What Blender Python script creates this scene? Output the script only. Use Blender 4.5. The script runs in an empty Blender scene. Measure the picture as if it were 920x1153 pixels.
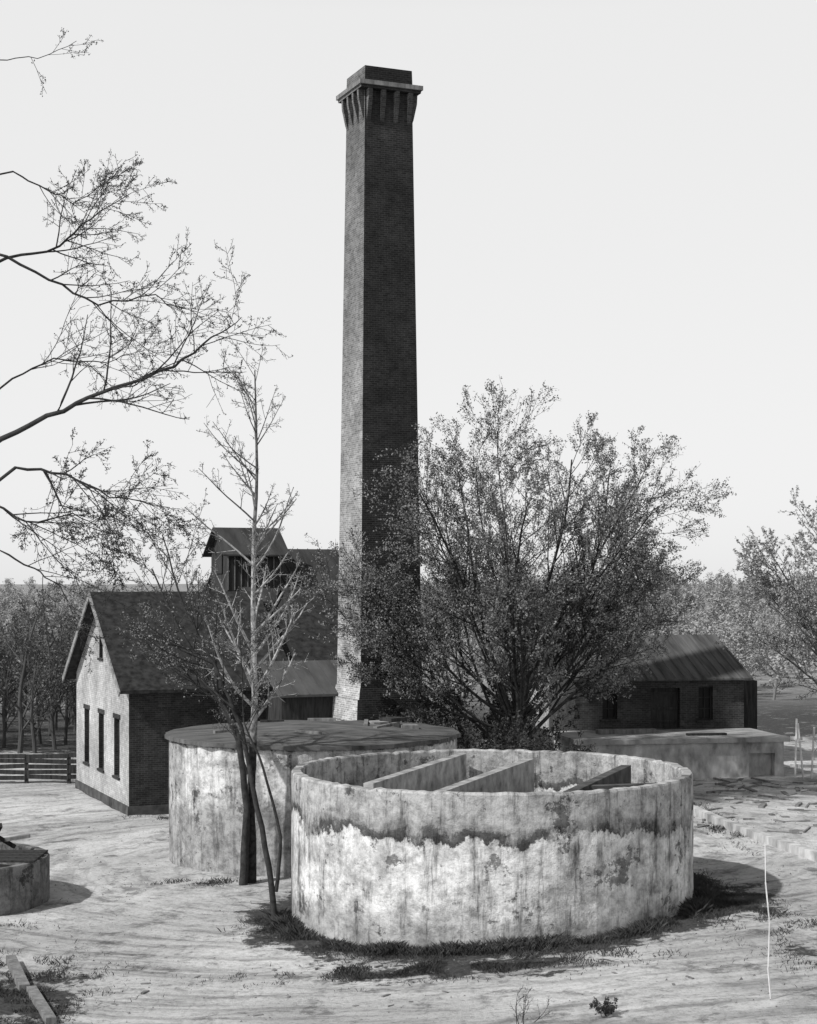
import bpy, math, random
from mathutils import Vector, noise as mnoise
sc = bpy.context.scene
R_ = random.Random

# ------------------------------------------------------------------ node helpers
class NT:
    def __init__(s, nt): s.nt = nt; s.n = nt.nodes; s.l = nt.links
    def node(s, t, **kw):
        n = s.n.new(t)
        for k, v in kw.items(): setattr(n, k, v)
        return n
    def inp(s, sock, v):
        if isinstance(v, bpy.types.NodeSocket): s.l.new(v, sock)
        elif v is not None: sock.default_value = v
    def math(s, op, a, b=None, c=None, clamp=False):
        n = s.node('ShaderNodeMath', operation=op, use_clamp=clamp)
        s.inp(n.inputs[0], a); s.inp(n.inputs[1], b); s.inp(n.inputs[2], c)
        return n.outputs[0]
    def comb(s, x, y, z=0.0):
        n = s.node('ShaderNodeCombineXYZ')
        s.inp(n.inputs[0], x); s.inp(n.inputs[1], y); s.inp(n.inputs[2], z)
        return n.outputs[0]
    def sep(s, v):
        n = s.node('ShaderNodeSeparateXYZ'); s.l.new(v, n.inputs[0]); return n.outputs
    def noise(s, vec, scale, detail=6, rough=0.6, dist=0.0):
        n = s.node('ShaderNodeTexNoise'); s.inp(n.inputs['Vector'], vec)
        n.inputs['Scale'].default_value = scale; n.inputs['Detail'].default_value = detail
        n.inputs['Roughness'].default_value = rough; n.inputs['Distortion'].default_value = dist
        return n.outputs['Fac']
    def ramp(s, fac, stops, interp='LINEAR'):
        n = s.node('ShaderNodeValToRGB'); r = n.color_ramp; r.interpolation = interp
        while len(r.elements) < len(stops): r.elements.new(0.5)
        for e, (p, c) in zip(r.elements, stops):
            e.position = p; e.color = (c, c, c, 1)
        s.l.new(fac, n.inputs[0]); return n.outputs[0]
    def mix(s, f, a, b):
        n = s.node('ShaderNodeMix', data_type='FLOAT')
        s.inp(n.inputs[0], f); s.inp(n.inputs[2], a); s.inp(n.inputs[3], b)
        return n.outputs[0]
    def bump(s, h, strength=0.3, dist=0.05):
        n = s.node('ShaderNodeBump'); n.inputs['Strength'].default_value = strength
        n.inputs['Distance'].default_value = dist; s.l.new(h, n.inputs['Height']); return n.outputs[0]

def new_mat(name, rough=0.9):
    m = bpy.data.materials.new(name); m.use_nodes = True
    T = NT(m.node_tree); b = T.n['Principled BSDF']
    b.inputs['Roughness'].default_value = rough
    b.inputs['Specular IOR Level'].default_value = 0.15
    return m, T, b
def obj_co(T): return T.node('ShaderNodeTexCoord').outputs['Object']
def uv_co(T): return T.node('ShaderNodeTexCoord').outputs['UV']

def mat_noise(name, lo, hi, scale=3.0, rough=0.9, bump=0.2, stretch=(1, 1, 1), detail=6):
    m, T, b = new_mat(name, rough)
    mp = T.node('ShaderNodeMapping'); mp.inputs['Scale'].default_value = stretch
    T.l.new(obj_co(T), mp.inputs[0])
    n = T.noise(mp.outputs[0], scale, detail)
    T.l.new(T.ramp(n, [(0.3, lo), (0.7, hi)]), b.inputs['Base Color'])
    if bump: T.l.new(T.bump(n, bump, 0.05), b.inputs['Normal'])
    return m

def mat_brick(name, c1, c2, mortar, stain=0.5, bw=0.24, bh=0.085, lime=None):
    m, T, b = new_mat(name, 0.9)
    uv = uv_co(T); oc = obj_co(T)
    n = T.node('ShaderNodeTexBrick'); T.l.new(uv, n.inputs['Vector'])
    n.inputs['Color1'].default_value = (c1, c1, c1, 1); n.inputs['Color2'].default_value = (c2, c2, c2, 1)
    n.inputs['Mortar'].default_value = (mortar,) * 3 + (1,)
    n.inputs['Scale'].default_value = 1.0; n.inputs['Mortar Size'].default_value = 0.009
    n.inputs['Brick Width'].default_value = bw; n.inputs['Row Height'].default_value = bh
    n.inputs['Mortar Smooth'].default_value = 0.3
    st = T.ramp(T.noise(oc, 0.45, 8, 0.65), [(0.35, 1 - stain), (0.65, 1.15)])
    st2 = T.ramp(T.noise(oc, 4.0, 4, 0.7), [(0.3, 0.7), (0.7, 1.25)])
    v = T.math('MULTIPLY', n.outputs['Color'], T.math('MULTIPLY', st, st2))
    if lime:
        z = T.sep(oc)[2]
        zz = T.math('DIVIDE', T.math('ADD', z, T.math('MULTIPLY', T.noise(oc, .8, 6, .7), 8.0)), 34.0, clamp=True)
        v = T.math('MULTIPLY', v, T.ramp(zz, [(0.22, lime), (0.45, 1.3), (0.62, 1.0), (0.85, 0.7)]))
    T.l.new(v, b.inputs['Base Color'])
    T.l.new(T.bump(T.math('SUBTRACT', 1.0, n.outputs['Fac']), 0.5, 0.015), b.inputs['Normal'])
    return m

def mat_tank(name, R, zb, bright=0.6, band=0.34, seed=0.0, dark=0.1):
    m, T, b = new_mat(name, 0.95)
    x, y, z = T.sep(obj_co(T))
    ang = T.math('MULTIPLY', T.math('ARCTAN2', y, x), R)
    ang = T.math('ADD', ang, seed)
    n1 = T.noise(T.comb(ang, T.math('MULTIPLY', z, .6), 0), 0.42, 9, 0.68)
    zz = T.math('ADD', z, T.math('MULTIPLY', T.math('SUBTRACT', n1, 0.5), 2.4))
    zz = T.math('ADD', zz, T.math('MULTIPLY', T.math('SUBTRACT', T.noise(T.comb(ang, z, 3), 3, 8, .75), 0.5), 0.7))
    rel = T.math('DIVIDE', T.math('ADD', T.math('SUBTRACT', zz, zb), 2.5), 5.0, clamp=True)
    base = T.ramp(rel, [(0.0, bright * .55), (0.12, bright), (0.462, bright * .95), (0.472, dark * .8), (0.505, dark * 1.3), (0.525, band * .8), (0.58, band * 1.1), (0.72, band)])
    # stretches where the line has been patched over
    patch = T.ramp(T.noise(T.comb(ang, T.math('MULTIPLY', z, .5), 21), 0.7, 7, 0.7), [(0.50, 0.0), (0.56, 1.0)])
    base = T.mix(T.math('MULTIPLY', patch, .6), base, band * 1.15)
    streak = T.noise(T.comb(T.math('MULTIPLY', ang, 2.8), T.math('MULTIPLY', z, 0.3), 0), 1.0, 8, 0.75)
    sf = T.ramp(streak, [(0.37, 0.3), (0.48, 0.92), (0.7, 1.12)])
    fine = T.ramp(T.noise(T.comb(ang, z, 9), 3.0, 9, 0.8), [(0.38, 0.55), (0.55, 1.08)])
    sp = T.noise(T.comb(ang, z, 5), 0.8, 9, 0.75)
    spf = T.ramp(sp, [(0.585, 1.0), (0.60, 0.36)])
    sp2 = T.noise(T.comb(ang, T.math('MULTIPLY', z, 1.5), 15), 2.4, 6, 0.7)
    spf2 = T.ramp(sp2, [(0.63, 1.0), (0.65, 0.4)])
    topd = T.ramp(T.noise(T.comb(ang, z, 2), 0.9, 9, 0.75), [(0.4, 0.6), (0.54, 1.05)])
    v = T.math('MULTIPLY', T.math('MULTIPLY', base, sf), T.math('MULTIPLY', fine, T.math('MULTIPLY', spf, spf2)))
    v = T.math('MULTIPLY', v, topd)
    fr = T.math('FRACT', T.math('DIVIDE', ang, 1.45))
    v = T.math('MULTIPLY', v, T.ramp(fr, [(0.0, 0.72), (0.014, 1.0)]))
    T.l.new(v, b.inputs['Base Color'])
    h = T.math('ADD', T.math('MULTIPLY', base, 1.5), T.math('MULTIPLY', T.math('ADD', sp, T.noise(T.comb(ang, z, 9), 6, 6, .7)), .7))
    T.l.new(T.bump(h, 0.7, 0.07), b.inputs['Normal'])
    return m

# ------------------------------------------------------------------ mesh helpers
def set_uv(me):
    if not me.uv_layers: me.uv_layers.new(name="UVMap")
    uvl = me.uv_layers.active.data
    for p in me.polygons:
        n = p.normal
        if abs(n.z) < 0.75:
            t = Vector((-n.y, n.x, 0)); t.normalize()
            for li in p.loop_indices:
                co = me.vertices[me.loops[li].vertex_index].co
                uvl[li].uv = (co.dot(t) + 50, co.z + 50)
        else:
            for li in p.loop_indices:
                co = me.vertices[me.loops[li].vertex_index].co
                uvl[li].uv = (co.x + 50, co.y + 50)
def mk(name, verts, faces, mat, parent=None, smooth=False, uv=True):
    me = bpy.data.meshes.new(name); me.from_pydata(verts, [], faces); me.update()
    if uv: set_uv(me)
    if smooth: me.polygons.foreach_set('use_smooth', [True] * len(me.polygons))
    if mat: me.materials.append(mat)
    o = bpy.data.objects.new(name, me); sc.collection.objects.link(o)
    if parent: o.parent = parent
    return o
def empty(name, loc=(0, 0, 0), rz=0.0):
    o = bpy.data.objects.new(name, None); o.location = loc; o.rotation_euler = (0, 0, math.radians(rz))
    sc.collection.objects.link(o); return o
BF = [(0, 3, 2, 1), (4, 5, 6, 7), (0, 1, 5, 4), (1, 2, 6, 5), (2, 3, 7, 6), (3, 0, 4, 7)]
def box(name, x0, x1, y0, y1, z0, z1, mat, parent=None):
    v = [(x0, y0, z0), (x1, y0, z0), (x1, y1, z0), (x0, y1, z0), (x0, y0, z1), (x1, y0, z1), (x1, y1, z1), (x0, y1, z1)]
    return mk(name, v, BF, mat, parent)
def frustum(name, s0, z0, s1, z1, mat, parent=None):
    a, b = s0 / 2, s1 / 2
    v = [(-a, -a, z0), (a, -a, z0), (a, a, z0), (-a, a, z0), (-b, -b, z1), (b, -b, z1), (b, b, z1), (-b, b, z1)]
    return mk(name, v, BF, mat, parent)
def beam(name, p, q, w, h, mat, parent=None):
    p = Vector(p); q = Vector(q); d = (q - p).normalized()
    s = d.cross(Vector((0, 0, 1)))
    if s.length < 1e-3: s = Vector((1, 0, 0))
    s.normalize(); u = s.cross(d)
    v = []
    for c in (p, q):
        for a, b in ((-1, -1), (1, -1), (1, 1), (-1, 1)): v.append(tuple(c + s * a * w / 2 + u * b * h / 2))
    return mk(name, v, [(0, 1, 2, 3), (7, 6, 5, 4), (0, 4, 5, 1), (1, 5, 6, 2), (2, 6, 7, 3), (3, 7, 4, 0)], mat, parent)
def merged_boxes(name, lst, mat, parent=None):
    V, F = [], []
    for (x0, x1, y0, y1, z0, z1) in lst:
        k = len(V)
        V += [(x0, y0, z0), (x1, y0, z0), (x1, y1, z0), (x0, y1, z0), (x0, y0, z1), (x1, y0, z1), (x1, y1, z1), (x0, y1, z1)]
        F += [tuple(i + k for i in f) for f in BF]
    return mk(name, V, F, mat, parent)
def cut(o, boxes):
    for i, b in enumerate(boxes):
        c = box('cutter', *b, None); c.parent = o.parent
        bpy.context.view_layer.update()
        md = o.modifiers.new('b', 'BOOLEAN'); md.operation = 'DIFFERENCE'; md.object = c; md.solver = 'EXACT'
        bpy.context.view_layer.objects.active = o
        bpy.ops.object.modifier_apply(modifier='b')
        bpy.data.objects.remove(c)
    set_uv(o.data)
def prism(name, L, W, ze, zr, mat, parent, x0=0, y0=0, zb=-1):
    m = y0 + W / 2
    v = []
    for x in (x0, x0 + L):
        v += [(x, y0, zb), (x, y0 + W, zb), (x, y0 + W, ze), (x, m, zr), (x, y0, ze)]
    f = [(0, 4, 3, 2, 1), (5, 6, 7, 8, 9), (0, 5, 9, 4), (4, 9, 8, 3), (3, 8, 7, 2), (2, 7, 6, 1), (1, 6, 5, 0)]
    return mk(name, v, f, mat, parent)
def gable_roof(name, L, W, ze, zr, mat, parent, x0=0, y0=0, oe=0.4, og=0.35, th=0.14, off=0.03):
    m = y0 + W / 2; sl = (zr - ze) / (W / 2)
    prof = [(y0 - oe, ze - oe * sl + off), (m, zr + off), (y0 + W + oe, ze - oe * sl + off)]
    prof2 = [(a, z + th) for a, z in prof]
    v = []
    for x in (x0 - og, x0 + L + og): v += [(x, a, z) for a, z in prof] + [(x, a, z) for a, z in prof2]
    f = [(0, 1, 7, 6), (1, 2, 8, 7), (3, 9, 10, 4), (4, 10, 11, 5), (0, 6, 9, 3), (2, 5, 11, 8), (0, 3, 4, 1), (1, 4, 5, 2), (6, 7, 10, 9), (7, 8, 11, 10)]
    return mk(name, v, f, mat, parent)
def slope_ribs(name, x0, x1, step, ya, za, yb, zb, w, h, mat, parent):
    V, F = [], []
    x = x0
    while x < x1:
        k = len(V)
        V += [(x, ya, za), (x + w, ya, za), (x + w, yb, zb), (x, yb, zb), (x, ya, za + h), (x + w, ya, za + h), (x + w, yb, zb + h), (x, yb, zb + h)]
        F += [tuple(i + k for i in f) for f in BF]; x += step
    return mk(name, V, F, mat, parent)
def window(pfx, parent, axis, a0, a1, z0, z1, plane, depth, frame, pane, nx=2, nz=3):
    def B(s0, s1, d0, d1, zz0, zz1):
        if axis == 'x': return (s0, s1, plane + d0, plane + d1, zz0, zz1)
        return (plane + d0, plane + d1, s0, s1, zz0, zz1)
    box(pfx + '_pane', *B(a0 + .01, a1 - .01, depth - .03, depth - .01, z0 + .01, z1 - .01), pane, parent)
    w = .07; L = []
    L.append(B(a0 + .012, a0 + w, depth - .12, depth - .035, z0 + .012, z1 - .012)); L.append(B(a1 - w, a1 - .012, depth - .12, depth - .035, z0 + .012, z1 - .012))
    L.append(B(a0 + w, a1 - w, depth - .12, depth - .035, z0 + .012, z0 + w)); L.append(B(a0 + w, a1 - w, depth - .12, depth - .035, z1 - w, z1 - .012))
    for i in range(1, nx):
        c = a0 + (a1 - a0) * i / nx; L.append(B(c - .02, c + .02, depth - .09, depth - .04, z0 + w, z1 - w))
    for i in range(1, nz):
        c = z0 + (z1 - z0) * i / nz; L.append(B(a0 + w, a1 - w, depth - .085, depth - .045, c - .02, c + .02))
    merged_boxes(pfx + '_frame', L, frame, parent)
    box(pfx + '_sill', *B(a0 - .1, a1 + .1, -.07, .05, z0 - .1, z0 - .003), frame, parent)

# ------------------------------------------------------------------ camera, light, world
cam = bpy.data.cameras.new('camera'); co = bpy.data.objects.new('camera', cam); sc.collection.objects.link(co)
co.location = (0, 0, 9); co.rotation_euler = (math.radians(90), 0, 0)
cam.sensor_fit = 'HORIZONTAL'; cam.sensor_width = 36; cam.lens = 1900 / 920 * 36; cam.shift_y = 78.5 / 920
cam.clip_start = 0.5; cam.clip_end = 5000; sc.camera = co
EL = math.radians(44); SX, SY = -0.83, -0.56
n_ = math.hypot(SX, SY); SX /= n_; SY /= n_
sd = Vector((SX * math.cos(EL), SY * math.cos(EL), math.sin(EL)))
sl = bpy.data.lights.new('sun', 'SUN'); sl.energy = 4.2; sl.angle = math.radians(1.2); sl.color = (1, 0.995, 0.985)
so = bpy.data.objects.new('sun', sl); sc.collection.objects.link(so)
so.rotation_euler = (-sd).to_track_quat('-Z', 'Y').to_euler(); so.location = (-30, -10, 40)
w = bpy.data.worlds.new('World'); sc.world = w; w.use_nodes = True
T = NT(w.node_tree); bg = T.n['Background']
sky = T.node('ShaderNodeTexSky', sky_type='NISHITA'); sky.sun_disc = False
sky.sun_elevation = EL; sky.sun_rotation = math.atan2(SX, SY) % (2 * math.pi)
sky.air_density = 1.0; sky.dust_density = 1.0; sky.ozone_density = 1.0
bw = T.node('ShaderNodeRGBToBW'); T.l.new(sky.outputs[0], bw.inputs[0])
gz = T.sep(T.node('ShaderNodeTexCoord').outputs['Generated'])[2]
haze = T.ramp(gz, [(0.0, 0.88), (0.32, 0.93), (0.6, 0.38), (1.0, 0.26)])
pw = T.math('POWER', T.math('MAXIMUM', bw.outputs[0], 0.6), 0.12)
T.l.new(T.math('MULTIPLY', T.math('MULTIPLY', pw, haze), 7.3), bg.inputs['Color']); bg.inputs['Strength'].default_value = 0.11
sc.view_settings.view_transform = 'Standard'; sc.view_settings.look = 'None'; sc.view_settings.exposure = 0

# ------------------------------------------------------------------ materials
M_chim = mat_brick('shaded_sooty_brick', 0.02, 0.036, 0.065, 0.45)  # sooty brick, with shade of the faces off the sun painted in
M_chim_lit = mat_brick('sunlit_limed_brick', 0.15, 0.27, 0.40, 0.45, lime=1.8)  # same chimney brick painted paler as if sunlit, limewashed low down
M_brick_d = mat_brick('dark_brick', 0.03, 0.055, 0.085, 0.5)
M_brick_s = mat_brick('warehouse_brick', 0.045, 0.08, 0.12, 0.5)
M_brick_w = mat_brick('limewashed_brick', 0.42, 0.52, 0.32, 0.4)
M_shingle = mat_noise('shingle_roof', 0.01, 0.05, 3.5, 0.95, 0.5, (1, 1, 1), 9)
M_metal = mat_noise('weathered_metal_roof', 0.025, 0.07, 1.8, 0.9, 0.1, (1, 0.25, 0.25))
M_metal_l = mat_noise('light_metal_roof', 0.05, 0.11, 1.8, 0.9, 0.1, (1, .2, .2))
M_shedroof = mat_noise('warehouse_roof_metal', 0.03, 0.14, 1.6, 0.9, 0.1, (1.8, .15, .15))
M_wood_d = mat_noise('dark_weathered_wood', 0.02, 0.06, 3.0, 0.95, 0.3, (3, 3, 0.4))
M_wood = mat_noise('grey_weathered_wood', 0.1, 0.26, 3.0, 0.95, 0.3, (2, 2, 0.5))
M_white = mat_noise('old_white_paint', 0.45, 0.75, 4.0, 0.8, 0.1)
M_rake = mat_noise('peeling_rake_paint', 0.1, 0.34, 5.0, 0.9, 0.1)
M_glass = mat_noise('dark_opening', 0.006, 0.016, 2.0, 0.4, 0)
M_conc = mat_noise('rough_concrete', 0.14, 0.5, 2.2, 0.95, 0.5, (1, 1, 1), 9)
M_dock = mat_noise('dock_concrete', 0.16, 0.66, 1.6, 0.95, 0.5, (1, 1, .5), 9)
M_deck = mat_noise('dock_deck_concrete', 0.16, 0.42, 1.6, 0.95, 0.5, (1, 1, .5), 9)
M_conc_d = mat_noise('dark_concrete', 0.03, 0.12, 1.8, 0.95, 0.5)  # darker concrete for tank floor, some inner walls and house foundation
M_tankroof = mat_noise('tank_roofing', 0.03, 0.17, 1.6, 0.95, 0.4, (.5, 2.4, 1), 9)
M_bark = mat_noise('dark_bark', 0.02, 0.06, 6.0, 0.95, 0.3)
M_bark_m = mat_noise('grey_bark', 0.06, 0.16, 6.0, 0.95, 0.3)
M_leaf = mat_noise('spring_leaf', 0.09, 0.25, 1.0, 0.8, 0)
M_leaf_d = mat_noise('dark_leaf', 0.025, 0.08, 1.5, 0.8, 0)
M_leaf_l = mat_noise('pale_leaf', 0.2, 0.42, 1.5, 0.8, 0)
M_grass = mat_noise('dry_grass', 0.02, 0.09, 1.5, 0.9, 0)
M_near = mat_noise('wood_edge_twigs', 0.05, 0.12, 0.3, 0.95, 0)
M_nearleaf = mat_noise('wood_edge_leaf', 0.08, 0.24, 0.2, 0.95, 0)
M_far = mat_noise('hazed_far_twigs', 0.16, 0.26, 0.3, 0.95, 0)  # twig colour lightened to paint in distance haze
M_farleaf = mat_noise('hazed_far_leaf', 0.24, 0.46, 0.2, 0.95, 0)  # leaf colour lightened likewise, haze painted in
M_syc, T, b = new_mat('sycamore_bark', 0.85)
oc = obj_co(T); x, y, z = T.sep(oc)
f = T.math('DIVIDE', T.math('ADD', z, T.math('MULTIPLY', T.noise(oc, 2.5), 3.0)), 14.0, clamp=True)
v = T.ramp(f, [(0.38, 0.04), (0.5, 0.48), (0.75, 0.42), (0.95, 0.12)])
v = T.math('MULTIPLY', v, T.ramp(T.noise(oc, 7.0), [(0.4, 0.4), (0.55, 1.0)]))
T.l.new(v, b.inputs['Base Color'])

# ------------------------------------------------------------------ ground
def sstep(t): t = max(0, min(1, t)); return t * t * (3 - 2 * t)
def g(x, y):
    z = 0.5 * math.tanh((x - 2.3) / 7)
    z -= 2.5 * sstep((y - 100) / 70.0)
    t = sstep((y - 190) / 260.0)
    z += t * (5.5 + 4.5 * mnoise.noise(Vector((x * .012, y * .004, 4))))
    z += 0.05 * mnoise.noise(Vector((x * .5, y * .5, 1))) * (1 if y > 20 else 0) + 0.03 * mnoise.noise(Vector((x * 1.6, y * 1.6, 8)))
    return z
def axis(segs):
    out = []
    for a, b_, s in segs:
        n = max(1, round((b_ - a) / s)); out += [a + (b_ - a) * i / n for i in range(n)]
    out.append(segs[-1][1]); return out
xs = axis([(-2500, -400, 300), (-400, -80, 20), (-80, -22, 3), (-22, 24, .33), (24, 80, 3), (80, 400, 20), (400, 2500, 300)])
ys = axis([(-300, -20, 40), (-20, 28, 4), (28, 85, .4), (85, 230, 4), (230, 700, 15), (700, 4000, 400)])
V = [(x, y, g(x, y)) for y in ys for x in xs]; nx = len(xs)
F = [(j * nx + i, j * nx + i + 1, (j + 1) * nx + i + 1, (j + 1) * nx + i) for j in range(len(ys) - 1) for i in range(nx - 1)]
M_ground, T, b = new_mat('packed_dirt', 0.97)
P = obj_co(T); x, y, z = T.sep(P)
def ell(cx, cy, ax, ay, top):
    a_ = T.math('DIVIDE', T.math('SUBTRACT', x, cx), ax); b__ = T.math('DIVIDE', T.math('SUBTRACT', y, cy), ay)
    return T.math('SUBTRACT', top, T.math('SQRT', T.math('ADD', T.math('MULTIPLY', a_, a_), T.math('MULTIPLY', b__, b__))))
dx = T.math('SUBTRACT', x, 2.3); dy = T.math('SUBTRACT', y, 46.95)
rr = T.math('SQRT', T.math('ADD', T.math('MULTIPLY', dx, dx), T.math('MULTIPLY', dy, dy)))
dy2 = T.math('MULTIPLY', T.math('SUBTRACT', y, 56), 1.25); dx2 = T.math('SUBTRACT', x, 1.0)
r2 = T.math('SQRT', T.math('ADD', T.math('MULTIPLY', dx2, dx2), T.math('MULTIPLY', dy2, dy2)))
th = T.math('ARCTAN2', dy2, dx2)
wob = T.math('MULTIPLY', T.noise(P, .10, 2), 2.0)
track = T.noise(T.comb(T.math('ADD', T.math('MULTIPLY', r2, 1.2), wob), T.math('MULTIPLY', th, 7.0), 0), 1.0, 9, 0.74)
ruts = T.noise(T.comb(T.math('ADD', T.math('MULTIPLY', r2, 2.4), wob), T.math('MULTIPLY', th, 2.6), 4), 0.7, 5, 0.6)
big = T.noise(P, 0.16, 6, 0.6)
mid = T.noise(P, 0.8, 9, 0.8)
fine = T.noise(P, 7.0, 8, 0.8)
dirt = T.math('MULTIPLY', T.ramp(big, [(0.35, 0.42), (0.6, 0.62)]), T.ramp(track, [(0.38, 0.6), (0.5, 1.0), (0.7, 1.1)]))
dirt = T.math('MULTIPLY', dirt, T.ramp(ruts, [(0.36, 0.72), (0.45, 1.0)]))
dirt = T.math('MULTIPLY', dirt, T.ramp(mid, [(0.38, 0.45), (0.47, 1.0)]))
dirt = T.math('MULTIPLY', dirt, T.ramp(fine, [(0.36, 0.6), (0.5, 1.03)]))
e = T.math('MULTIPLY', T.math('SUBTRACT', 7.9, rr), 0.6)
for q_ in (ell(-9.4, 38, 3.0, 4.6, 1.2), ell(10.4, 39.5, 2.4, 4.5, .9), ell(1.2, 39.7, 4.6, 1.9, 1.15), ell(9.2, 46, 1.8, 4, 1.0), ell(-8, 46, 1.5, 4, .3), ell(13.5, 64, 4, 9, .3)):
    e = T.math('MAXIMUM', e, q_)
farm = T.math('MULTIPLY', T.math('SUBTRACT', y, 84.0), 0.08, clamp=False)
e = T.math('MAXIMUM', e, farm)
e = T.math('MAXIMUM', T.math('MINIMUM', e, 1.0), -.6)
e = T.math('ADD', e, T.math('MULTIPLY', T.math('SUBTRACT', T.noise(P, .8, 9, .78), 0.5), 4.0))
gm = T.ramp(e, [(0.5, 0.0), (0.75, 1.0)])
grass = T.ramp(fine, [(0.35, 0.02), (0.65, 0.1)])
farf = T.math('MULTIPLY', T.math('SUBTRACT', y, 110.0), 0.012, clamp=True)
grass = T.mix(farf, grass, T.ramp(T.noise(P, .15, 9, .8), [(0.35, 0.12), (0.65, 0.38)]))  # far grass pales with distance, haze painted into its colour
T.l.new(T.mix(gm, dirt, grass), b.inputs['Base Color'])
T.l.new(T.bump(T.math('ADD', T.math('ADD', track, T.math('MULTIPLY', mid, 1.5)), T.math('MULTIPLY', fine, .7)), 0.7, 0.12), b.inputs['Normal'])
mk('ground', V, F, M_ground, smooth=True, uv=False)

# ------------------------------------------------------------------ chimney
ch = empty('brick_chimney', (-1.2, 69, 0), 23)
def shaft(name, s0, z0, s1, z1):
    o = frustum(name, s0, z0, s1, z1, M_chim, ch); o.data.materials.append(M_chim_lit)
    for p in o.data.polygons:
        if p.normal.x < -0.7: p.material_index = 1  # sunward face takes the painted sunlit copy
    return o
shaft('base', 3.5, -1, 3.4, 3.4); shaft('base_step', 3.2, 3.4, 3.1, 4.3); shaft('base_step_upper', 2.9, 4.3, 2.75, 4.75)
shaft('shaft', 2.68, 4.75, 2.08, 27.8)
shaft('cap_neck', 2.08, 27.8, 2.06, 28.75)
V, F = [], []
for side in range(4):
    ca, sa = math.cos(side * math.pi / 2), math.sin(side * math.pi / 2)
    for i in range(4):
        c = -0.88 + i * 0.587; hw = .085; k = len(V)
        pr = [(-1.03, 27.5), (-1.12, 27.75), (-1.27, 28.4), (-1.29, 28.76), (-1.03, 28.76)]
        for u_ in (c - hw, c + hw):
            for (d_, z_) in pr: V.append((u_ * ca - d_ * sa, u_ * sa + d_ * ca, z_))
        F += [(k, k + 1, k + 2, k + 3, k + 4), (k + 9, k + 8, k + 7, k + 6, k + 5)]
        for e_ in range(4): F.append((k + e_, k + e_ + 5, k + e_ + 6, k + e_ + 1))
cb_ = mk('corbels', V, F, M_brick_s, ch)
cb_.data.materials.append(M_chim_lit)
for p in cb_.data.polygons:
    if p.normal.x < -0.7: p.material_index = 1  # sunward corbel faces get the painted sunlit brick too
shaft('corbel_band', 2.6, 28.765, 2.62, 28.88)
frustum('cap_slab', 2.74, 28.885, 2.74, 29.06, M_wood, ch)
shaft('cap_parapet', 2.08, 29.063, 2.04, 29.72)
frustum('flue_hole', 1.6, 29.6, 1.6, 29.73, M_glass, ch)

# ------------------------------------------------------------------ brick house (left)
A = (-11.32, 68.3, 0)
ho = empty('brick_house', A, 23)
HW = 10.1
body = prism('walls', 6.6, HW, 4.85, 8.4, M_brick_d, ho)
wins = [(1.6, 2.6), (4.5, 5.5), (7.4, 8.4)]
cb = [(-.1, .3, a, b_, .9, 3.3) for a, b_ in wins] + [(-.1, .3, 4.7, 5.4, 5.7, 7.1)] + [(2.2, 3.3, -.1, .3, 1.2, 3.0)]
cut(body, cb)
body.data.materials.append(M_brick_w)
for p in body.data.polygons:
    if p.normal.x < -0.9: p.material_index = 1
for i, (a, b_) in enumerate(wins):
    window('gable_window_%d' % i, ho, 'y', a, b_, .9, 3.3, 0, .3, M_wood_d, M_glass, 2, 4)
    box('gable_lintel_%d' % i, -.02, .05, a - .15, b_ + .15, 3.303, 3.5, M_brick_d, ho)
window('attic_window', ho, 'y', 4.7, 5.4, 5.7, 7.1, 0, .3, M_wood_d, M_glass, 1, 3)
window('side_window', ho, 'x', 2.2, 3.3, 1.2, 3.0, 0, .3, M_wood_d, M_glass)
gable_roof('roof', 6.6, HW, 4.85, 8.4, M_shingle, ho, oe=.55, og=.5)
sl_ = (8.4 - 4.85) / (HW / 2)
def rake(name, ya, yb):
    za = 4.85 + (ya if ya < HW / 2 else HW - ya) * sl_; zb = 4.85 + (yb if yb <= HW / 2 else HW - yb) * sl_
    beam(name, (-.52, ya, za + .03), (-.52, yb, zb + .03), .05, .24, M_rake, ho)
rake('rake_board_1', -.55, HW / 2); rake('rake_board_2', HW + .55, HW / 2)
box('foundation', -.06, 6.66, -.06, HW + .06, -1.2, -.1, M_conc_d, ho)
wg = empty('engine_house', A, 23)
prism('walls', 5.6, 9.0, 4.6, 7.6, M_brick_d, wg, x0=6.6 + .003, y0=.4)
gable_roof('roof', 5.4, 9.0, 4.6, 7.6, M_shingle, wg, x0=7.1, y0=.4, oe=.1, og=.03)
mk('lean_to_roof', [(5.6, -2.4, 4.3), (10.3, -2.4, 4.3), (10.3, .38, 5.55), (5.6, .38, 5.55), (5.6, -2.4, 4.4), (10.3, -2.4, 4.4), (10.3, .38, 5.65), (5.6, .38, 5.65)], BF, M_metal_l, wg)
slope_ribs('lean_to_seams', 5.7, 10.3, .6, -2.4, 4.4, .38, 5.65, .03, .03, M_metal_l, wg)
box('lean_to_front', 5.8, 9.8, -2.1, -1.95, -1, 4.3, M_wood_d, wg)
box('lean_to_side', 5.8, 5.92, -1.95, -.01, -1, 4.45, M_wood_d, wg)

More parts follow.
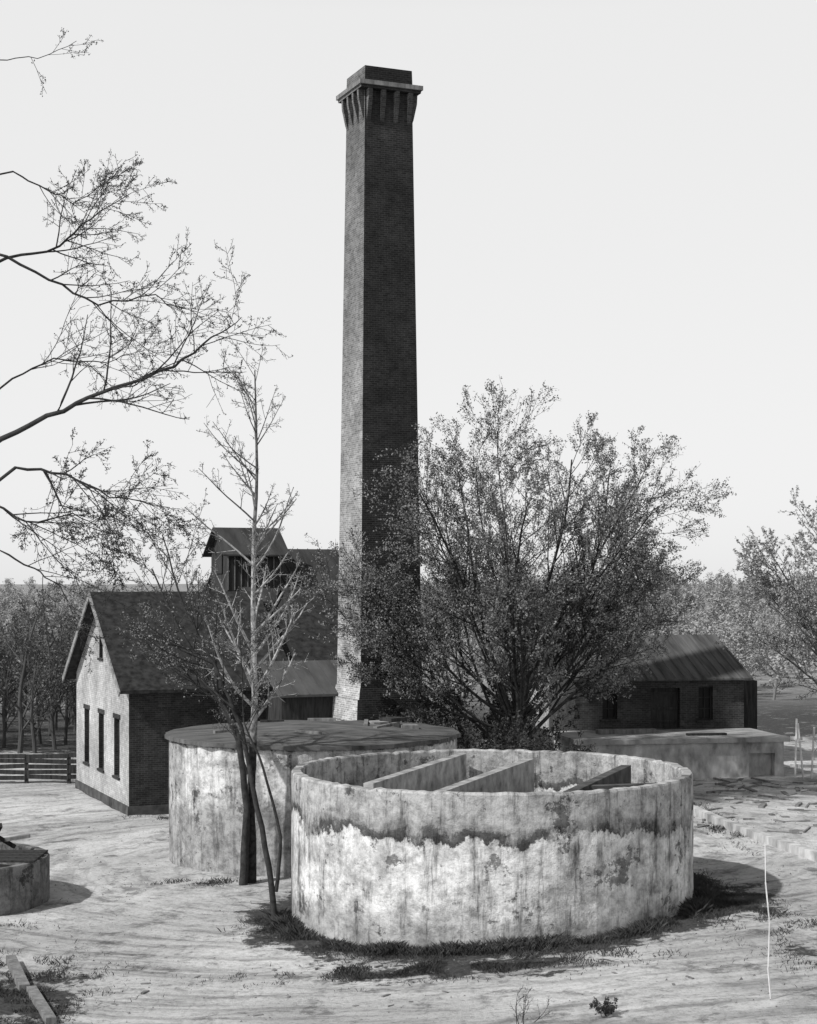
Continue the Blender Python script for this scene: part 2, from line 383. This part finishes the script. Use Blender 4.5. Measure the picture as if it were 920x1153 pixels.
# ------------------------------------------------------------------ tall mill building with headhouse
ml = empty('mill_building', A, 23)
prism('walls', 5.5, 8, 8.1, 10.5, M_wood_d, ml, x0=8.5, y0=10.2)
gable_roof('roof', 5.5, 8, 8.1, 10.5, M_metal, ml, x0=8.5, y0=10.2, oe=.35, og=.3)
slope_ribs('roof_seams', 8.3, 14.2, .55, 9.9, 8.09, 14.2, 10.68, .03, .03, M_metal, ml)
prism('headhouse_walls', 2.7, 2.8, 10.5, 11.55, M_wood_d, ml, x0=7.5, y0=11)
gable_roof('headhouse_roof', 2.7, 2.8, 10.5, 11.55, M_metal, ml, x0=7.5, y0=11, oe=.4, og=.35, th=.08)
box('headhouse_louver', 7.44, 7.497, 11.8, 12.9, 9.4, 10.4, M_glass, ml)
merged_boxes('headhouse_battens', [(7.5 + i * .33, 7.54 + i * .33, 10.965, 10.998, 8.6, 10.4) for i in range(9)], M_wood, ml)
prism('lower_walls', 5.0, 5.0, 7.0, 8.6, M_wood_d, ml, x0=9.2, y0=5.0)
gable_roof('lower_roof', 5.0, 5.0, 7.0, 8.6, M_shingle, ml, x0=9.2, y0=5.0, oe=.3, og=.2)

# ------------------------------------------------------------------ round tanks
def ring(name, Ro, Ri, z0, z1, seg, mat, parent, rot=0.0, jit=0.0, rnd=None, sub=1):
    V, F = [], []
    n = seg * sub
    for i in range(n):
        k, fr = divmod(i, sub); fr /= sub
        a0_ = rot + 2 * math.pi * k / seg; a1_ = rot + 2 * math.pi * (k + 1) / seg
        c = math.cos(a0_) * (1 - fr) + math.cos(a1_) * fr; s = math.sin(a0_) * (1 - fr) + math.sin(a1_) * fr
        jz = rnd.uniform(-1, 1) * jit if rnd else 0
        if rnd and rnd.random() < .07: jz -= jit * 2.5
        V += [(Ro * c, Ro * s, z0), (Ro * c, Ro * s, z1 - .05 + jz), ((Ro - .03) * c, (Ro - .03) * s, z1 + jz), ((Ri + .03) * c, (Ri + .03) * s, z1 + jz), (Ri * c, Ri * s, z1 + jz - .04), (Ri * c, Ri * s, z0)]
    for i in range(n):
        j = (i + 1) % n; a, b_ = 6 * i, 6 * j
        for q_ in range(5): F.append((a + q_, b_ + q_, b_ + q_ + 1, a + q_ + 1))
        F.append((a + 5, b_ + 5, b_, a))
    return mk(name, V, F, mat, parent)
def disc(name, R, z, seg, mat, parent):
    V = [(R * math.cos(2 * math.pi * i / seg), R * math.sin(2 * math.pi * i / seg), z) for i in range(seg)]
    return mk(name, V, [tuple(range(seg))], mat, parent)
M_t1 = mat_tank('weathered_tank_concrete', 5.55, 2.8, 0.74, 0.42)
M_t2 = mat_tank('stained_tank_concrete', 4.96, 3.9, 0.66, 0.28, 11.0)
M_t3 = mat_tank('cistern_concrete', 3.0, 1.6, 0.22, 0.15, 31.0)
tk = empty('open_concrete_tank', (2.3, 46.95, 0))
ring('wall', 5.55, 5.27, -1.0, 3.8, 32, M_t1, tk, rot=.05, jit=.016, rnd=R_(3), sub=6)
disc('tank_floor', 5.3, 0.8, 40, M_conc_d, tk)
def baffle(name, p, q, th_, z1, mat):
    p = Vector(p) - Vector((2.3, 46.95)); q = Vector(q) - Vector((2.3, 46.95))
    d = (q - p).normalized(); s = Vector((d.y, -d.x)) * th_ / 2
    c = [p - s, p + s, q + s, q - s]
    v = [(a.x, a.y, .7) for a in c] + [(a.x, a.y, z1) for a in c]
    return mk(name, v, BF, mat, tk)
baffle('baffle_1', (-1.05, 44.2), (1.65, 51.9), .28, 3.72, M_conc)
baffle('baffle_2', (.75, 42.3), (3.6, 50.2), .28, 3.74, M_conc)
baffle('baffle_3', (3.9, 42.2), (6.3, 48.8), .28, 3.7, M_conc_d)
baffle('cross_wall', (4.7, 44.2), (7.2, 44.9), .26, 3.66, M_conc_d)

t2 = empty('roofed_concrete_tank', (-3.29, 58.4, 0))
ring('wall', 4.96, 4.7, -1.3, 3.66, 32, M_t2, t2)
V = [(0, 0, 4.16)]; F = []
seg = 64; Rr = 5.1; rj = R_(4)
for i in range(seg):
    a = 2 * math.pi * i / seg; q_ = Rr + rj.uniform(-.08, .03); V.append((q_ * math.cos(a), q_ * math.sin(a), 3.80 + rj.uniform(-.02, .02)))
for i in range(seg):
    V.append((V[1 + i][0], V[1 + i][1], V[1 + i][2] - .13))
for i in range(seg):
    j = (i + 1) % seg; F += [(0, 1 + i, 1 + j), (1 + i, 1 + seg + i, 1 + seg + j, 1 + j)]
F.append(tuple(1 + seg + i for i in range(seg))[::-1])
mk('roof', V, F, M_tankroof, t2)
def hatch(name, x, y, sx, sy, rz, m_=None, zz=0):
    o = box(name, -sx, sx, -sy, sy, 0, .14, m_ or M_wood, t2); o.location = (x, y, 4.16 - math.hypot(x, y) * .07 - .04 + zz); o.rotation_euler = (0, 0, rz)
hatch('hatch', 2.4, 1.4, .55, .35, .5, M_conc); hatch('hatch_lid', 2.75, 1.5, .4, .3, .8, M_wood_d, .14); hatch('hatch_board', .2, 1.7, .5, .1, .1); hatch('hatch_small', 3.3, .3, .3, .3, .2)
for i in range(7):
    hatch('loose_board_%d' % i, rj.uniform(-3, 3), rj.uniform(-3, 3), rj.uniform(.3, 1.2), .07, rj.uniform(0, 3), M_wood_d if i % 2 else M_wood, -.03)

t3 = empty('low_round_cistern', (-13.75, 50, 0))
ring('wall', 3.05, 2.8, -1.2, .85, 28, M_t3, t3)
disc('water', 2.85, .2, 28, M_glass, t3)
for i in range(4):
    box('cover_plank_%d' % i, -2.9, 2.9, -.2, .2, .86, .92, M_wood_d, t3).location = (0, -.9 + i * .5, .004 * i)
beam('prop_1', (.9, 1.6, .9), (1.5, .6, 1.7), .14, .14, M_wood_d, t3); beam('prop_2', (1.7, 1.6, .9), (.9, .8, 1.6), .12, .12, M_wood_d, t3); beam('prop_3', (.2, 1.2, .96), (2.2, 1.5, 1.25), .2, .1, M_wood, t3)

# ------------------------------------------------------------------ right shed and loading dock
sh = empty('brick_warehouse', (7.6, 77, 0), 10)
SL, SW = 8.1, 9.0
bd = prism('walls', SL, SW, 4.6, 6.3, M_brick_s, sh)
cut(bd, [(3.6, 5.0, -.1, .35, 2.25, 4.1), (5.9, 6.6, -.1, .35, 2.6, 4.15), (1.3, 2.0, -.1, .35, 2.7, 4.1)])
box('whitewashed_panel', -.03, .05, 4.6, 8.6, 1.8, 4.0, M_brick_w, sh)
box('door', 3.61, 4.99, .26, .32, 2.25, 4.08, M_wood_d, sh)
merged_boxes('door_battens', [(3.65, 4.95, .2, .257, z0, z0 + .1) for z0 in (2.5, 3.1, 3.8)], M_wood_d, sh)
window('front_window', sh, 'x', 5.9, 6.6, 2.6, 4.15, 0, .3, M_wood_d, M_glass)
window('front_window_small', sh, 'x', 1.3, 2.0, 2.7, 4.1, 0, .3, M_wood_d, M_glass)
gable_roof('roof', SL, SW, 4.6, 6.3, M_shedroof, sh, oe=.45, og=.3, th=.08)
s2 = 1.7 / 4.5
slope_ribs('roof_seams', -.28, SL + .3, .45, -.45, 4.6 - .45 * s2 + .11, 4.5, 6.41, .04, .04, M_shedroof, sh)
box('side_bay', SL + .003, SL + 1.3, 1.6, 6, 2.0, 4.3, M_wood_d, sh)
dk = empty('loading_dock', (7.6, 77, 0), 10)
dkb = box('dock_wall', -1.0, 8.2, -4.5, -.02, -.5, 2.0, M_dock, dk)
cut(dkb, [(6.6, 7.8, -4.7, -4.0, -.6, 1.5)])
box('deck_slab', -1.2, 8.4, -4.75, -.02, 2.003, 2.2, M_deck, dk)
box('dock_timber', .5, 3.2, -2.0, -1.6, 2.203, 2.4, M_wood, dk)
box('dock_plank', 4.2, 6.0, -3.4, -3.1, 2.203, 2.3, M_wood_d, dk)

# ------------------------------------------------------------------ fences, kerb, small things
rd = R_(5)
pf = empty('picket_fence')
for i in range(12):
    x = 16.75 + i * .34; y = 73.3 + rd.uniform(-.05, .05) - i * .1
    beam('picket_%d' % i, (x + rd.uniform(-.08, .08), y, .2), (x + rd.uniform(-.2, .2), y, 2.95 + rd.uniform(-.3, .12)), .16, .05, M_white, pf)
beam('rail_low', (16.6, 73.4, 1.0), (20.8, 72.2, 1.0), .05, .14, M_white, pf)
beam('rail_high', (16.6, 73.4, 2.2), (20.8, 72.2, 2.2), .05, .14, M_white, pf)
wf = empty('board_fence')
for i in range(9):
    x = -30 + i * 2
    beam('post_%d' % i, (x, 79.5, -.7), (x, 79.5, .9 + rd.uniform(-.1, .1)), .16, .16, M_wood_d, wf)
for k in range(5):
    for i in range(8):
        x0_ = -30 + 2 * i
        beam('board_%d_%d' % (k, i), (x0_ + .01, 79.4, -.2 + k * .25 + rd.uniform(-.04, .04)), (x0_ + 1.99, 79.4, -.2 + k * .25 + rd.uniform(-.04, .04)), .05, .2, M_wood_d, wf)
def kerb(name, pts, w_, h_, mat):
    V, F = [], []
    for i, (x, y) in enumerate(pts):
        d = Vector(pts[min(i + 1, len(pts) - 1)]) - Vector(pts[max(i - 1, 0)]); d.normalize(); s = Vector((d.y, -d.x)) * w_ / 2
        z = g(x, y)
        V += [(x - s.x, y - s.y, z - .2), (x - s.x, y - s.y, z + h_), (x + s.x, y + s.y, z + h_), (x + s.x, y + s.y, z - .2)]
    for i in range(len(pts) - 1):
        a = 4 * i; b_ = a + 4
        F += [(a, a + 1, b_ + 1, b_), (a + 1, a + 2, b_ + 2, b_ + 1), (a + 2, a + 3, b_ + 3, b_ + 2)]
    F += [(0, 3, 2, 1), tuple(len(V) - 4 + k for k in (0, 1, 2, 3))]
    return mk(name, V, F, mat)
kerb('concrete_kerb', [(10.0, 66), (10.5, 63), (11.0, 59.5), (11.7, 55.5), (12.6, 51.5), (13.6, 48)], .3, .26, M_dock)
kerb('timber_edging', [(-9.9, 42.0), (-8.85, 38.9)], .24, .18, M_wood)
kerb('timber_edging', [(-8.7, 38.9), (-7.6, 35.9)], .22, .16, M_wood)
# thin bare sapling stem at the lower right, slightly crooked
rs_ = [(7.52, 34.9, .1), (7.46, 35.0, 1.0), (7.53, 35.2, 1.9), (7.49, 35.4, 2.7), (7.52, 35.6, 3.5)]
sp_ = empty('thin_pole')
for i in range(4): beam('length_%d' % i, rs_[i], rs_[i + 1], .03 - i * .004, .03 - i * .004, M_white, sp_)
V, F = [], []
for i in range(170):
    x = rd.uniform(10, 19); y = rd.uniform(56, 73)
    if i > 130: x = rd.uniform(-10, 9); y = rd.uniform(36, 41)
    L = rd.uniform(.2, 1.5) if i <= 130 else rd.uniform(.08, .3); a = rd.uniform(0, 3.14); ww = rd.uniform(.02, .1) * (1 if i <= 130 else .5); hh = rd.uniform(.02, .08) * (1 if i <= 130 else .5)
    ca, sa = math.cos(a), math.sin(a); z = g(x, y); k = len(V)
    for zz in (z - .03, z + hh):
        for p_, q_ in ((-L / 2, -ww), (L / 2, -ww), (L / 2, ww), (-L / 2, ww)): V.append((x + p_ * ca - q_ * sa, y + p_ * sa + q_ * ca, zz))
    F += [tuple(j + k for j in f) for f in BF]
mk('scattered_boards', V, F, M_wood)
V, F = [], []
for i in range(4200):
    x = rd.uniform(-13, 18); y = rd.uniform(34, 74); s = rd.uniform(.012, .05) * (1.6 if rd.random() < .06 else 1)
    if math.hypot(x - 2.3, y - 47) < 5.7 or mnoise.noise(Vector((x * .4, y * .4, 12))) < -.05: continue
    z = g(x, y); k = len(V)
    V += [(x - s, y - s * rd.random(), z - .02), (x + s, y - s * rd.random(), z - .02), (x + s * .5, y + s, z - .02), (x + s * rd.uniform(-.5, .5), y, z + s * rd.uniform(.5, 1))]
    F += [(k, k + 1, k + 3), (k + 1, k + 2, k + 3), (k + 2, k, k + 3)]
mk('stones', V, F, M_wood)

# ------------------------------------------------------------------ vegetation
class Tree:
    def __init__(s, seed): s.r = R_(seed); s.v = []; s.f = []; s.lv = []; s.lf = []
    def rv(s):
        r = s.r; return Vector((r.gauss(0, 1), r.gauss(0, 1), r.gauss(0, 1))).normalized()
    def tube(s, pts, rs):
        sides = 8 if rs[0] > .12 else (5 if rs[0] > .04 else 3)
        up = Vector((.3, .2, 1)); k0 = len(s.v); n = len(pts)
        for i, p in enumerate(pts):
            d = (pts[min(i + 1, n - 1)] - pts[max(i - 1, 0)]).normalized()
            a = d.cross(up if abs(d.dot(up.normalized())) < .95 else Vector((1, 0, 0))).normalized(); b_ = d.cross(a)
            for k in range(sides):
                t = 2 * math.pi * k / sides
                s.v.append(tuple(p + (a * math.cos(t) + b_ * math.sin(t)) * rs[i]))
        for i in range(n - 1):
            for k in range(sides):
                k2 = (k + 1) % sides
                s.f.append((k0 + i * sides + k, k0 + i * sides + k2, k0 + (i + 1) * sides + k2, k0 + (i + 1) * sides + k))
    def leaf(s, p, size):
        a = s.rv() * size * s.r.uniform(.5, 1.2); b_ = a.cross(s.rv())
        if b_.length < 1e-5: return
        b_ = b_.normalized() * a.length * .6; k = len(s.lv)
        s.lv += [tuple(p - a), tuple(p + b_), tuple(p + a), tuple(p - b_)]; s.lf.append((k, k + 1, k + 2, k + 3))
    def path(s, pts, r0, r1, lvl, c, t0=.15):
        n = len(pts)
        out = []
        for i in range(n - 1):
            for j in range(4):
                t = j / 4; out.append(Vector(pts[i]).lerp(Vector(pts[i + 1]), t) + s.rv() * c.get('jit', .02))
        out.append(Vector(pts[-1]))
        m = len(out); rs = [r0 + (r1 - r0) * i / (m - 1) for i in range(m)]
        L = sum((out[i + 1] - out[i]).length for i in range(m - 1))
        s.tube(out, rs); s.kids(out, rs, L, lvl, c, t0)
    def grow(s, p, d, L, r, lvl, c):
        n = max(3, min(9, int(L / c['seg']))); st = L / n; pts = [p.copy()]; rs = [r]; d = d.normalized()
        rend = max(r * .3, c['rmin'] * .7)
        for i in range(1, n + 1):
            d = (d + s.rv() * c['wob'] + Vector((0, 0, c['trop']))).normalized(); p = p + d * st
            pts.append(p.copy()); rs.append(r + (rend - r) * i / n)
        s.tube(pts, rs); s.kids(pts, rs, L, lvl, c, c['t0'])
    def kids(s, pts, rs, L, lvl, c, t0):
        n = len(pts) - 1; r = s.r
        if lvl < c['max']:
            nc = c['kids'][lvl]
            if lvl >= 1: nc = max(2, int(round(nc * r.uniform(.7, 1.3))))
            for k in range(nc):
                t = min(.999, t0 + (1 - t0) * (k + r.random()) / nc); i = int(t * n); fr = t * n - i
                q = pts[i].lerp(pts[i + 1], fr); rad = rs[i] + (rs[i + 1] - rs[i]) * fr
                d = (pts[i + 1] - pts[i]).normalized(); side = d.cross(s.rv())
                if side.length < .1: continue
                side.normalize(); an = math.radians(r.uniform(*c['ang']))
                Lc = L * c['ratio'][lvl] * (1 - c.get('tap', .5) * t) * r.uniform(.7, 1.25)
                s.grow(q, d * math.cos(an) + side * math.sin(an), Lc, max(c['rmin'], rad * .6), lvl + 1, c)
        if lvl >= c['leaflvl']:
            for k in range(c['leaves']):
                t = r.random() * n; i = min(n - 1, int(t)); q = pts[i].lerp(pts[i + 1], t - i)
                s.leaf(q + s.rv() * c['lspread'], c['lsize'])
    def build(s, name, bark, leafm):
        e_ = empty(name); mk('trunk_and_branches', s.v, s.f, bark, e_, smooth=True, uv=False)
        if s.lv: mk('leaves', s.lv, s.lf, leafm, e_, uv=False)
        return e_
def C(**k):
    c = dict(seg=.35, wob=.12, trop=.04, t0=.25, max=3, kids=[6, 6, 4, 3], ang=(28, 55), ratio=[.5, .5, .5, .5], rmin=.01, leaflvl=2, leaves=4, lspread=.06, lsize=.06)
    c.update(k); return c
V3 = Vector

# big round-headed tree right of the chimney
t = Tree(11); bx, by = 4.2, 65.5
c = C(max=4, kids=[0, 18, 8, 4], ang=(20, 52), ratio=[0, .32, .48, .5], rmin=.007, leaflvl=3, leaves=7, lsize=.05, seg=.6, wob=.11, trop=.03, t0=.3, lspread=.10, tap=.3)
t.tube([V3((bx + .25, by, -.2)), V3((bx + .1, by, 1.2)), V3((bx, by, 2.6)), V3((bx - .1, by, 3.8))], [.36, .29, .26, .2])
rr_ = t.r
def crown_len(d):
    o = V3((bx, by, 3.2)) - V3((3.7, by, 8.8)); R3 = V3((7.3, 6.0, 6.9))
    o2 = V3((o.x / R3.x, o.y / R3.y, o.z / R3.z)); d2 = V3((d.x / R3.x, d.y / R3.y, d.z / R3.z))
    A_, B_, C_ = d2.dot(d2), 2 * o2.dot(d2), o2.dot(o2) - 1
    return (-B_ + math.sqrt(max(0, B_ * B_ - 4 * A_ * C_))) / (2 * A_)
dirs = []
for i in range(17):
    az = i * 2.399 + rr_.uniform(-.2, .2); th_ = math.radians([6, 20, 34, 48, 58, 28, 64][i % 7] + rr_.uniform(-4, 4))
    dirs.append(V3((math.sin(th_) * math.cos(az), math.sin(th_) * math.sin(az), math.cos(th_))))
dirs += [V3(q_).normalized() for q_ in ((-.85, -.1, .55), (-.9, .1, .85), (.85, -.2, .72), (.85, .1, .62), (.8, .2, .85), (-.97, -.15, .3), (.55, 0, .95), (-.45, -.2, .95), (-.6, .3, .6), (.75, .3, .65))]
for d in dirs:
    if d.x > .35 and d.z < .6: d = V3((d.x, d.y, .66)).normalized()
    t.grow(V3((bx, by, rr_.uniform(2.2, 3.8))), (d - V3((0, 0, .04))).normalized(), crown_len(d) * rr_.uniform(.86, .98), .08 * rr_.uniform(.7, 1.25), 1, c)
t.build('maple_tree', M_bark, M_leaf)
print('maple', len(t.v), len(t.lf))

t = Tree(4); c = C(max=3, kids=[40, 7, 3], ang=(38, 60), ratio=[.27, .40, .5], rmin=.008, leaflvl=2, leaves=3, lsize=.028, wob=.08, trop=.05, seg=.4, t0=.25, tap=.66)
t.path([(-4.9, 52.7, -.6), (-4.92, 52.7, 2.5), (-4.8, 52.7, 5.5), (-4.85, 52.7, 9), (-4.75, 52.7, 12.5), (-4.8, 52.7, 15.6)], .16, .02, 0, c, .34)
t.build('sycamore_tree', M_syc, M_leaf)
t = Tree(21); c = C(max=3, kids=[12, 6, 4], ang=(25, 55), ratio=[.32, .5, .5], rmin=.007, leaflvl=2, leaves=5, lsize=.035, wob=.12, trop=.05)
t.path([(-3.62, 46.2, -.6), (-3.8, 46.2, 1.2), (-4.25, 46.3, 3.3), (-4.6, 46.4, 5), (-5.3, 46.5, 6.6), (-6.2, 46.6, 8.3), (-6.8, 46.6, 10.3)], .10, .018, 0, c, .55)
t.path([(-3.62, 46.2, .5), (-3.5, 46.2, 2.0), (-3.95, 46.1, 3.9), (-4.5, 46.1, 5.2), (-4.6, 46.1, 7.4)], .06, .013, 0, c, .6)
t.build('redbud_tree', M_bark, M_leaf)
t = Tree(22)
t.path([(-5.15, 52.4, -.6), (-5.0, 52.4, 2.0), (-5.3, 52.4, 4.2), (-6.2, 52.5, 6.0), (-7.2, 52.6, 7.6), (-8.0, 52.6, 9.4)], .14, .02, 0, c, .5)
t.path([(-5.0, 52.4, 3.0), (-5.6, 52.3, 5.0), (-6.6, 52.3, 6.2), (-8.2, 52.3, 7.0)], .07, .013, 0, c, .4)
t.build('redbud_tree', M_bark, M_leaf)

# near tree at the left, its trunk outside the view
t = Tree(8); k = 27 / 1900
def q(px, py, dy=0): return ((px - 460) * k, 27 + dy, 9 - (py - 655) * k)
t.tube([V3((-9.6, 27, -.8)), V3((-9.5, 27, 4)), V3((-9.3, 27, 9)), V3((-9.2, 27.1, 13)), V3((-9.0, 27, 18))], [.34, .27, .18, .1, .03])
c = C(max=3, kids=[16, 7, 3], ang=(25, 60), ratio=[.29, .42, .45], rmin=.0045, leaflvl=1, leaves=3, lspread=.03, lsize=.017, seg=.2, wob=.14, trop=.02, jit=.03, tap=.5)
t.path([(-9.3, 27, 9.2), q(0, 495), q(70, 462), q(130, 437), q(195, 412), q(240, 380), q(272, 357)], .055, .006, 0, c, .3)
t.path([(-9.2, 27, 13), q(0, 285, .5), q(60, 272, .4), q(95, 240, .4), q(145, 212, .3)], .04, .006, 0, c, .4)
t.path([(-9.2, 27, 13), q(0, 290, -.5), q(60, 318, -.4), q(120, 350, -.6), q(180, 338, -.5), q(205, 360, -.5)], .035, .006, 0, c, .4)
t.path([(-9.3, 27, 10), q(0, 420, .8), q(45, 395, .9), q(110, 400, .8), q(150, 385, .8)], .025, .005, 0, c, .35)
t.path([(-9.2, 27, 15), q(0, 180, .8), q(40, 200, .9), q(70, 215, .8), q(110, 195, .8)], .022, .005, 0, c, .4)
t.path([(-9.1, 27, 17), q(-20, 50, .8), q(30, 45, .9), q(75, 28, .8)], .015, .005, 0, C(**{**c, 'kids': [5, 3, 2]}), .6)
c2 = C(**{**c, 'kids': [18, 8, 4], 'leaves': 4, 'lsize': .02, 'ratio': [.32, .45, .5], 'trop': .01})
t.path([(-9.4, 27, 8.2), q(0, 520, 1), q(60, 530, 1), q(110, 555, 1), q(180, 568, 1)], .04, .006, 0, c2, .35)
t.path([(-9.4, 27, 8), q(-10, 560, -.5), q(40, 590, -.6), q(90, 580, -.6), q(125, 600, -.6)], .03, .006, 0, c2, .35)
t.path([(-9.4, 27, 7.5), q(-10, 620, .5), q(30, 640, .5), q(60, 660, .5), q(80, 700, .5)], .025, .005, 0, C(**{**c2, 'kids': [9, 5, 3]}), .4)
t.build('oak_tree', M_bark, M_leaf_d)
print('near', len(t.v), len(t.lf))

t = Tree(31); c = C(max=4, kids=[0, 10, 7, 4], ang=(20, 50), ratio=[0, .38, .5, .5], rmin=.008, leaflvl=3, leaves=6, lsize=.06, seg=.6, wob=.12, trop=.03, tap=.35)
t.tube([V3((19.6, 70, -.2)), V3((19.5, 70, 2)), V3((19.4, 70, 4))], [.26, .2, .15])
for i in range(14):
    az = i * 2.399; th_ = math.radians([20, 42, 60, 74][i % 4]); d = V3((math.sin(th_) * math.cos(az), math.sin(th_) * math.sin(az), math.cos(th_)))
    t.grow(V3((19.4, 70, t.r.uniform(2.2, 4))), d, 8.8 - 2.6 * th_ / 1.2, .07, 1, c)
for d, L in (((-.9, 0, .6), 7.2), ((-.8, .1, .95), 7.5), ((-.7, .1, 1.3), 8), ((-1, .1, .35), 6.0)): t.grow(V3((19.4, 70, 3.5)), V3(d), L, .07, 1, c)
t.build('elm_tree', M_bark_m, M_leaf_l)

def shrub(name, x, y, R, H, n, seed, leafm, ls=.07, lv=5):
    t = Tree(seed); z = g(x, y); c = C(max=3, kids=[0, 6, 4], ang=(20, 60), ratio=[0, .5, .5], rmin=min(.009, H * .005), leaflvl=2, leaves=lv, lsize=ls, seg=.35, wob=.2, trop=.06, lspread=.1 * min(1, H))
    for i in range(n):
        az = t.r.uniform(0, 6.28); rr0 = R * t.r.random() ** .5; th_ = t.r.uniform(.1, .8)
        t.grow(V3((x + rr0 * .7 * math.cos(az), y + rr0 * .7 * math.sin(az), z - .05)), V3((math.sin(th_) * math.cos(az), math.sin(th_) * math.sin(az), math.cos(th_))), H * t.r.uniform(.7, 1.1), min(.03, H * .015), 1, c)
    t.build(name, M_bark, leafm)
shrub('shrub', 2.7, 62.5, 1.8, 3.8, 26, 1, M_leaf_d, .065, 7)
shrub('shrub', 4.7, 63.0, 1.4, 3.0, 20, 2, M_leaf_d, .065, 7)
shrub('shrub', .9, 66.0, 1.2, 4.5, 18, 3, M_leaf_d, .065, 7)
shrub('shrub', 3.0, 70.5, 2.2, 5.0, 26, 5, M_leaf_d, .08, 7)
shrub('shrub', 19.2, 77, 2.0, 3.0, 14, 6, M_leaf_l, .065, 5)
shrub('weed_plant', 4.0, 34.4, .08, .36, 7, 8, M_leaf_d, .03, 4)
shrub('weed_plant', 2.3, 34.3, .25, .7, 5, 9, M_leaf_d, .012, 1)

# grass tufts
rg = R_(77); V, F = [], []
def blade(x, y, h):
    z = g(x, y) - .01; a = rg.uniform(0, 6.28); w_ = rg.uniform(.008, .018); lx_, ly_ = rg.gauss(0, .5) * h, rg.gauss(0, .5) * h; k = len(V)
    V.extend([(x - w_ * math.cos(a), y - w_ * math.sin(a), z), (x + w_ * math.cos(a), y + w_ * math.sin(a), z), (x + lx_ * .4, y + ly_ * .4, z + h * .6), (x + lx_, y + ly_, z + h)])
    F.append((k, k + 1, k + 2)); F.append((k + 1, k + 3, k + 2))
for i in range(30000):
    a = rg.uniform(-math.pi, .5); r_ = 5.6 + abs(rg.gauss(0, .5))
    nz = mnoise.noise(V3((a * 5, r_ * .8, 2))) + .12
    if nz < -.1: continue
    blade(2.3 + r_ * math.cos(a), 46.95 + r_ * math.sin(a), rg.uniform(.03, .34) * (.5 + nz) * (1 if r_ < 6.1 else .5))
for (cx, cy, sx, sy, n) in ((-9.6, 38, 1.9, 3.4, 14000), (1.0, 39.7, 3.4, .9, 14000), (10.3, 40, 1.6, 2.6, 5000), (8.8, 45, .9, 2.4, 7000), (-3.5, 45.6, .8, .6, 1500), (-6.5, 52.8, 1.2, .5, 1500), (-13, 46.4, 2, .6, 3000), (10.9, 60, .6, 5, 2500), (-9, 67.5, 1.5, .8, 1500), (-11, 41, 2.5, 1.2, 3000)):
    for i in range(n):
        x = rg.gauss(cx, sx * .6); y = rg.gauss(cy, sy * .6)
        nz = mnoise.noise(V3((x * 1.1, y * 1.1, 5)))
        if math.hypot(x - 2.3, y - 46.95) < 5.6 or nz < -.02: continue
        blade(x, y, rg.uniform(.03, .16) * (.6 + nz))
mk('grass', V, F, M_grass, uv=False)

# ------------------------------------------------------------------ woods beyond
def wood_mesh(seed, c, H, tw, lf):
    t = Tree(seed); t.grow(V3((0, 0, -.3)), V3((0, 0, 1)), H, .13, 0, c)
    m_ = bpy.data.meshes.new('wood_tree_mesh'); nv = len(t.v)
    m_.from_pydata(t.v + t.lv, [], t.f + [tuple(i + nv for i in f_) for f_ in t.lf]); m_.materials.append(tw); m_.materials.append(lf)
    m_.polygons.foreach_set('material_index', [0] * len(t.f) + [1] * len(t.lf)); m_.update(); return m_
cn = C(max=3, kids=[11, 6, 3], ang=(22, 52), ratio=[.45, .5, .5], rmin=.018, leaflvl=3, leaves=2, lsize=.09, seg=1.0, wob=.12, trop=.05, t0=.15, lspread=.2)
cf = C(max=2, kids=[13, 6], ang=(25, 55), ratio=[.45, .5], rmin=.03, leaflvl=1, leaves=6, lsize=.2, seg=1.5, wob=.12, trop=.05, t0=.1, lspread=.5)
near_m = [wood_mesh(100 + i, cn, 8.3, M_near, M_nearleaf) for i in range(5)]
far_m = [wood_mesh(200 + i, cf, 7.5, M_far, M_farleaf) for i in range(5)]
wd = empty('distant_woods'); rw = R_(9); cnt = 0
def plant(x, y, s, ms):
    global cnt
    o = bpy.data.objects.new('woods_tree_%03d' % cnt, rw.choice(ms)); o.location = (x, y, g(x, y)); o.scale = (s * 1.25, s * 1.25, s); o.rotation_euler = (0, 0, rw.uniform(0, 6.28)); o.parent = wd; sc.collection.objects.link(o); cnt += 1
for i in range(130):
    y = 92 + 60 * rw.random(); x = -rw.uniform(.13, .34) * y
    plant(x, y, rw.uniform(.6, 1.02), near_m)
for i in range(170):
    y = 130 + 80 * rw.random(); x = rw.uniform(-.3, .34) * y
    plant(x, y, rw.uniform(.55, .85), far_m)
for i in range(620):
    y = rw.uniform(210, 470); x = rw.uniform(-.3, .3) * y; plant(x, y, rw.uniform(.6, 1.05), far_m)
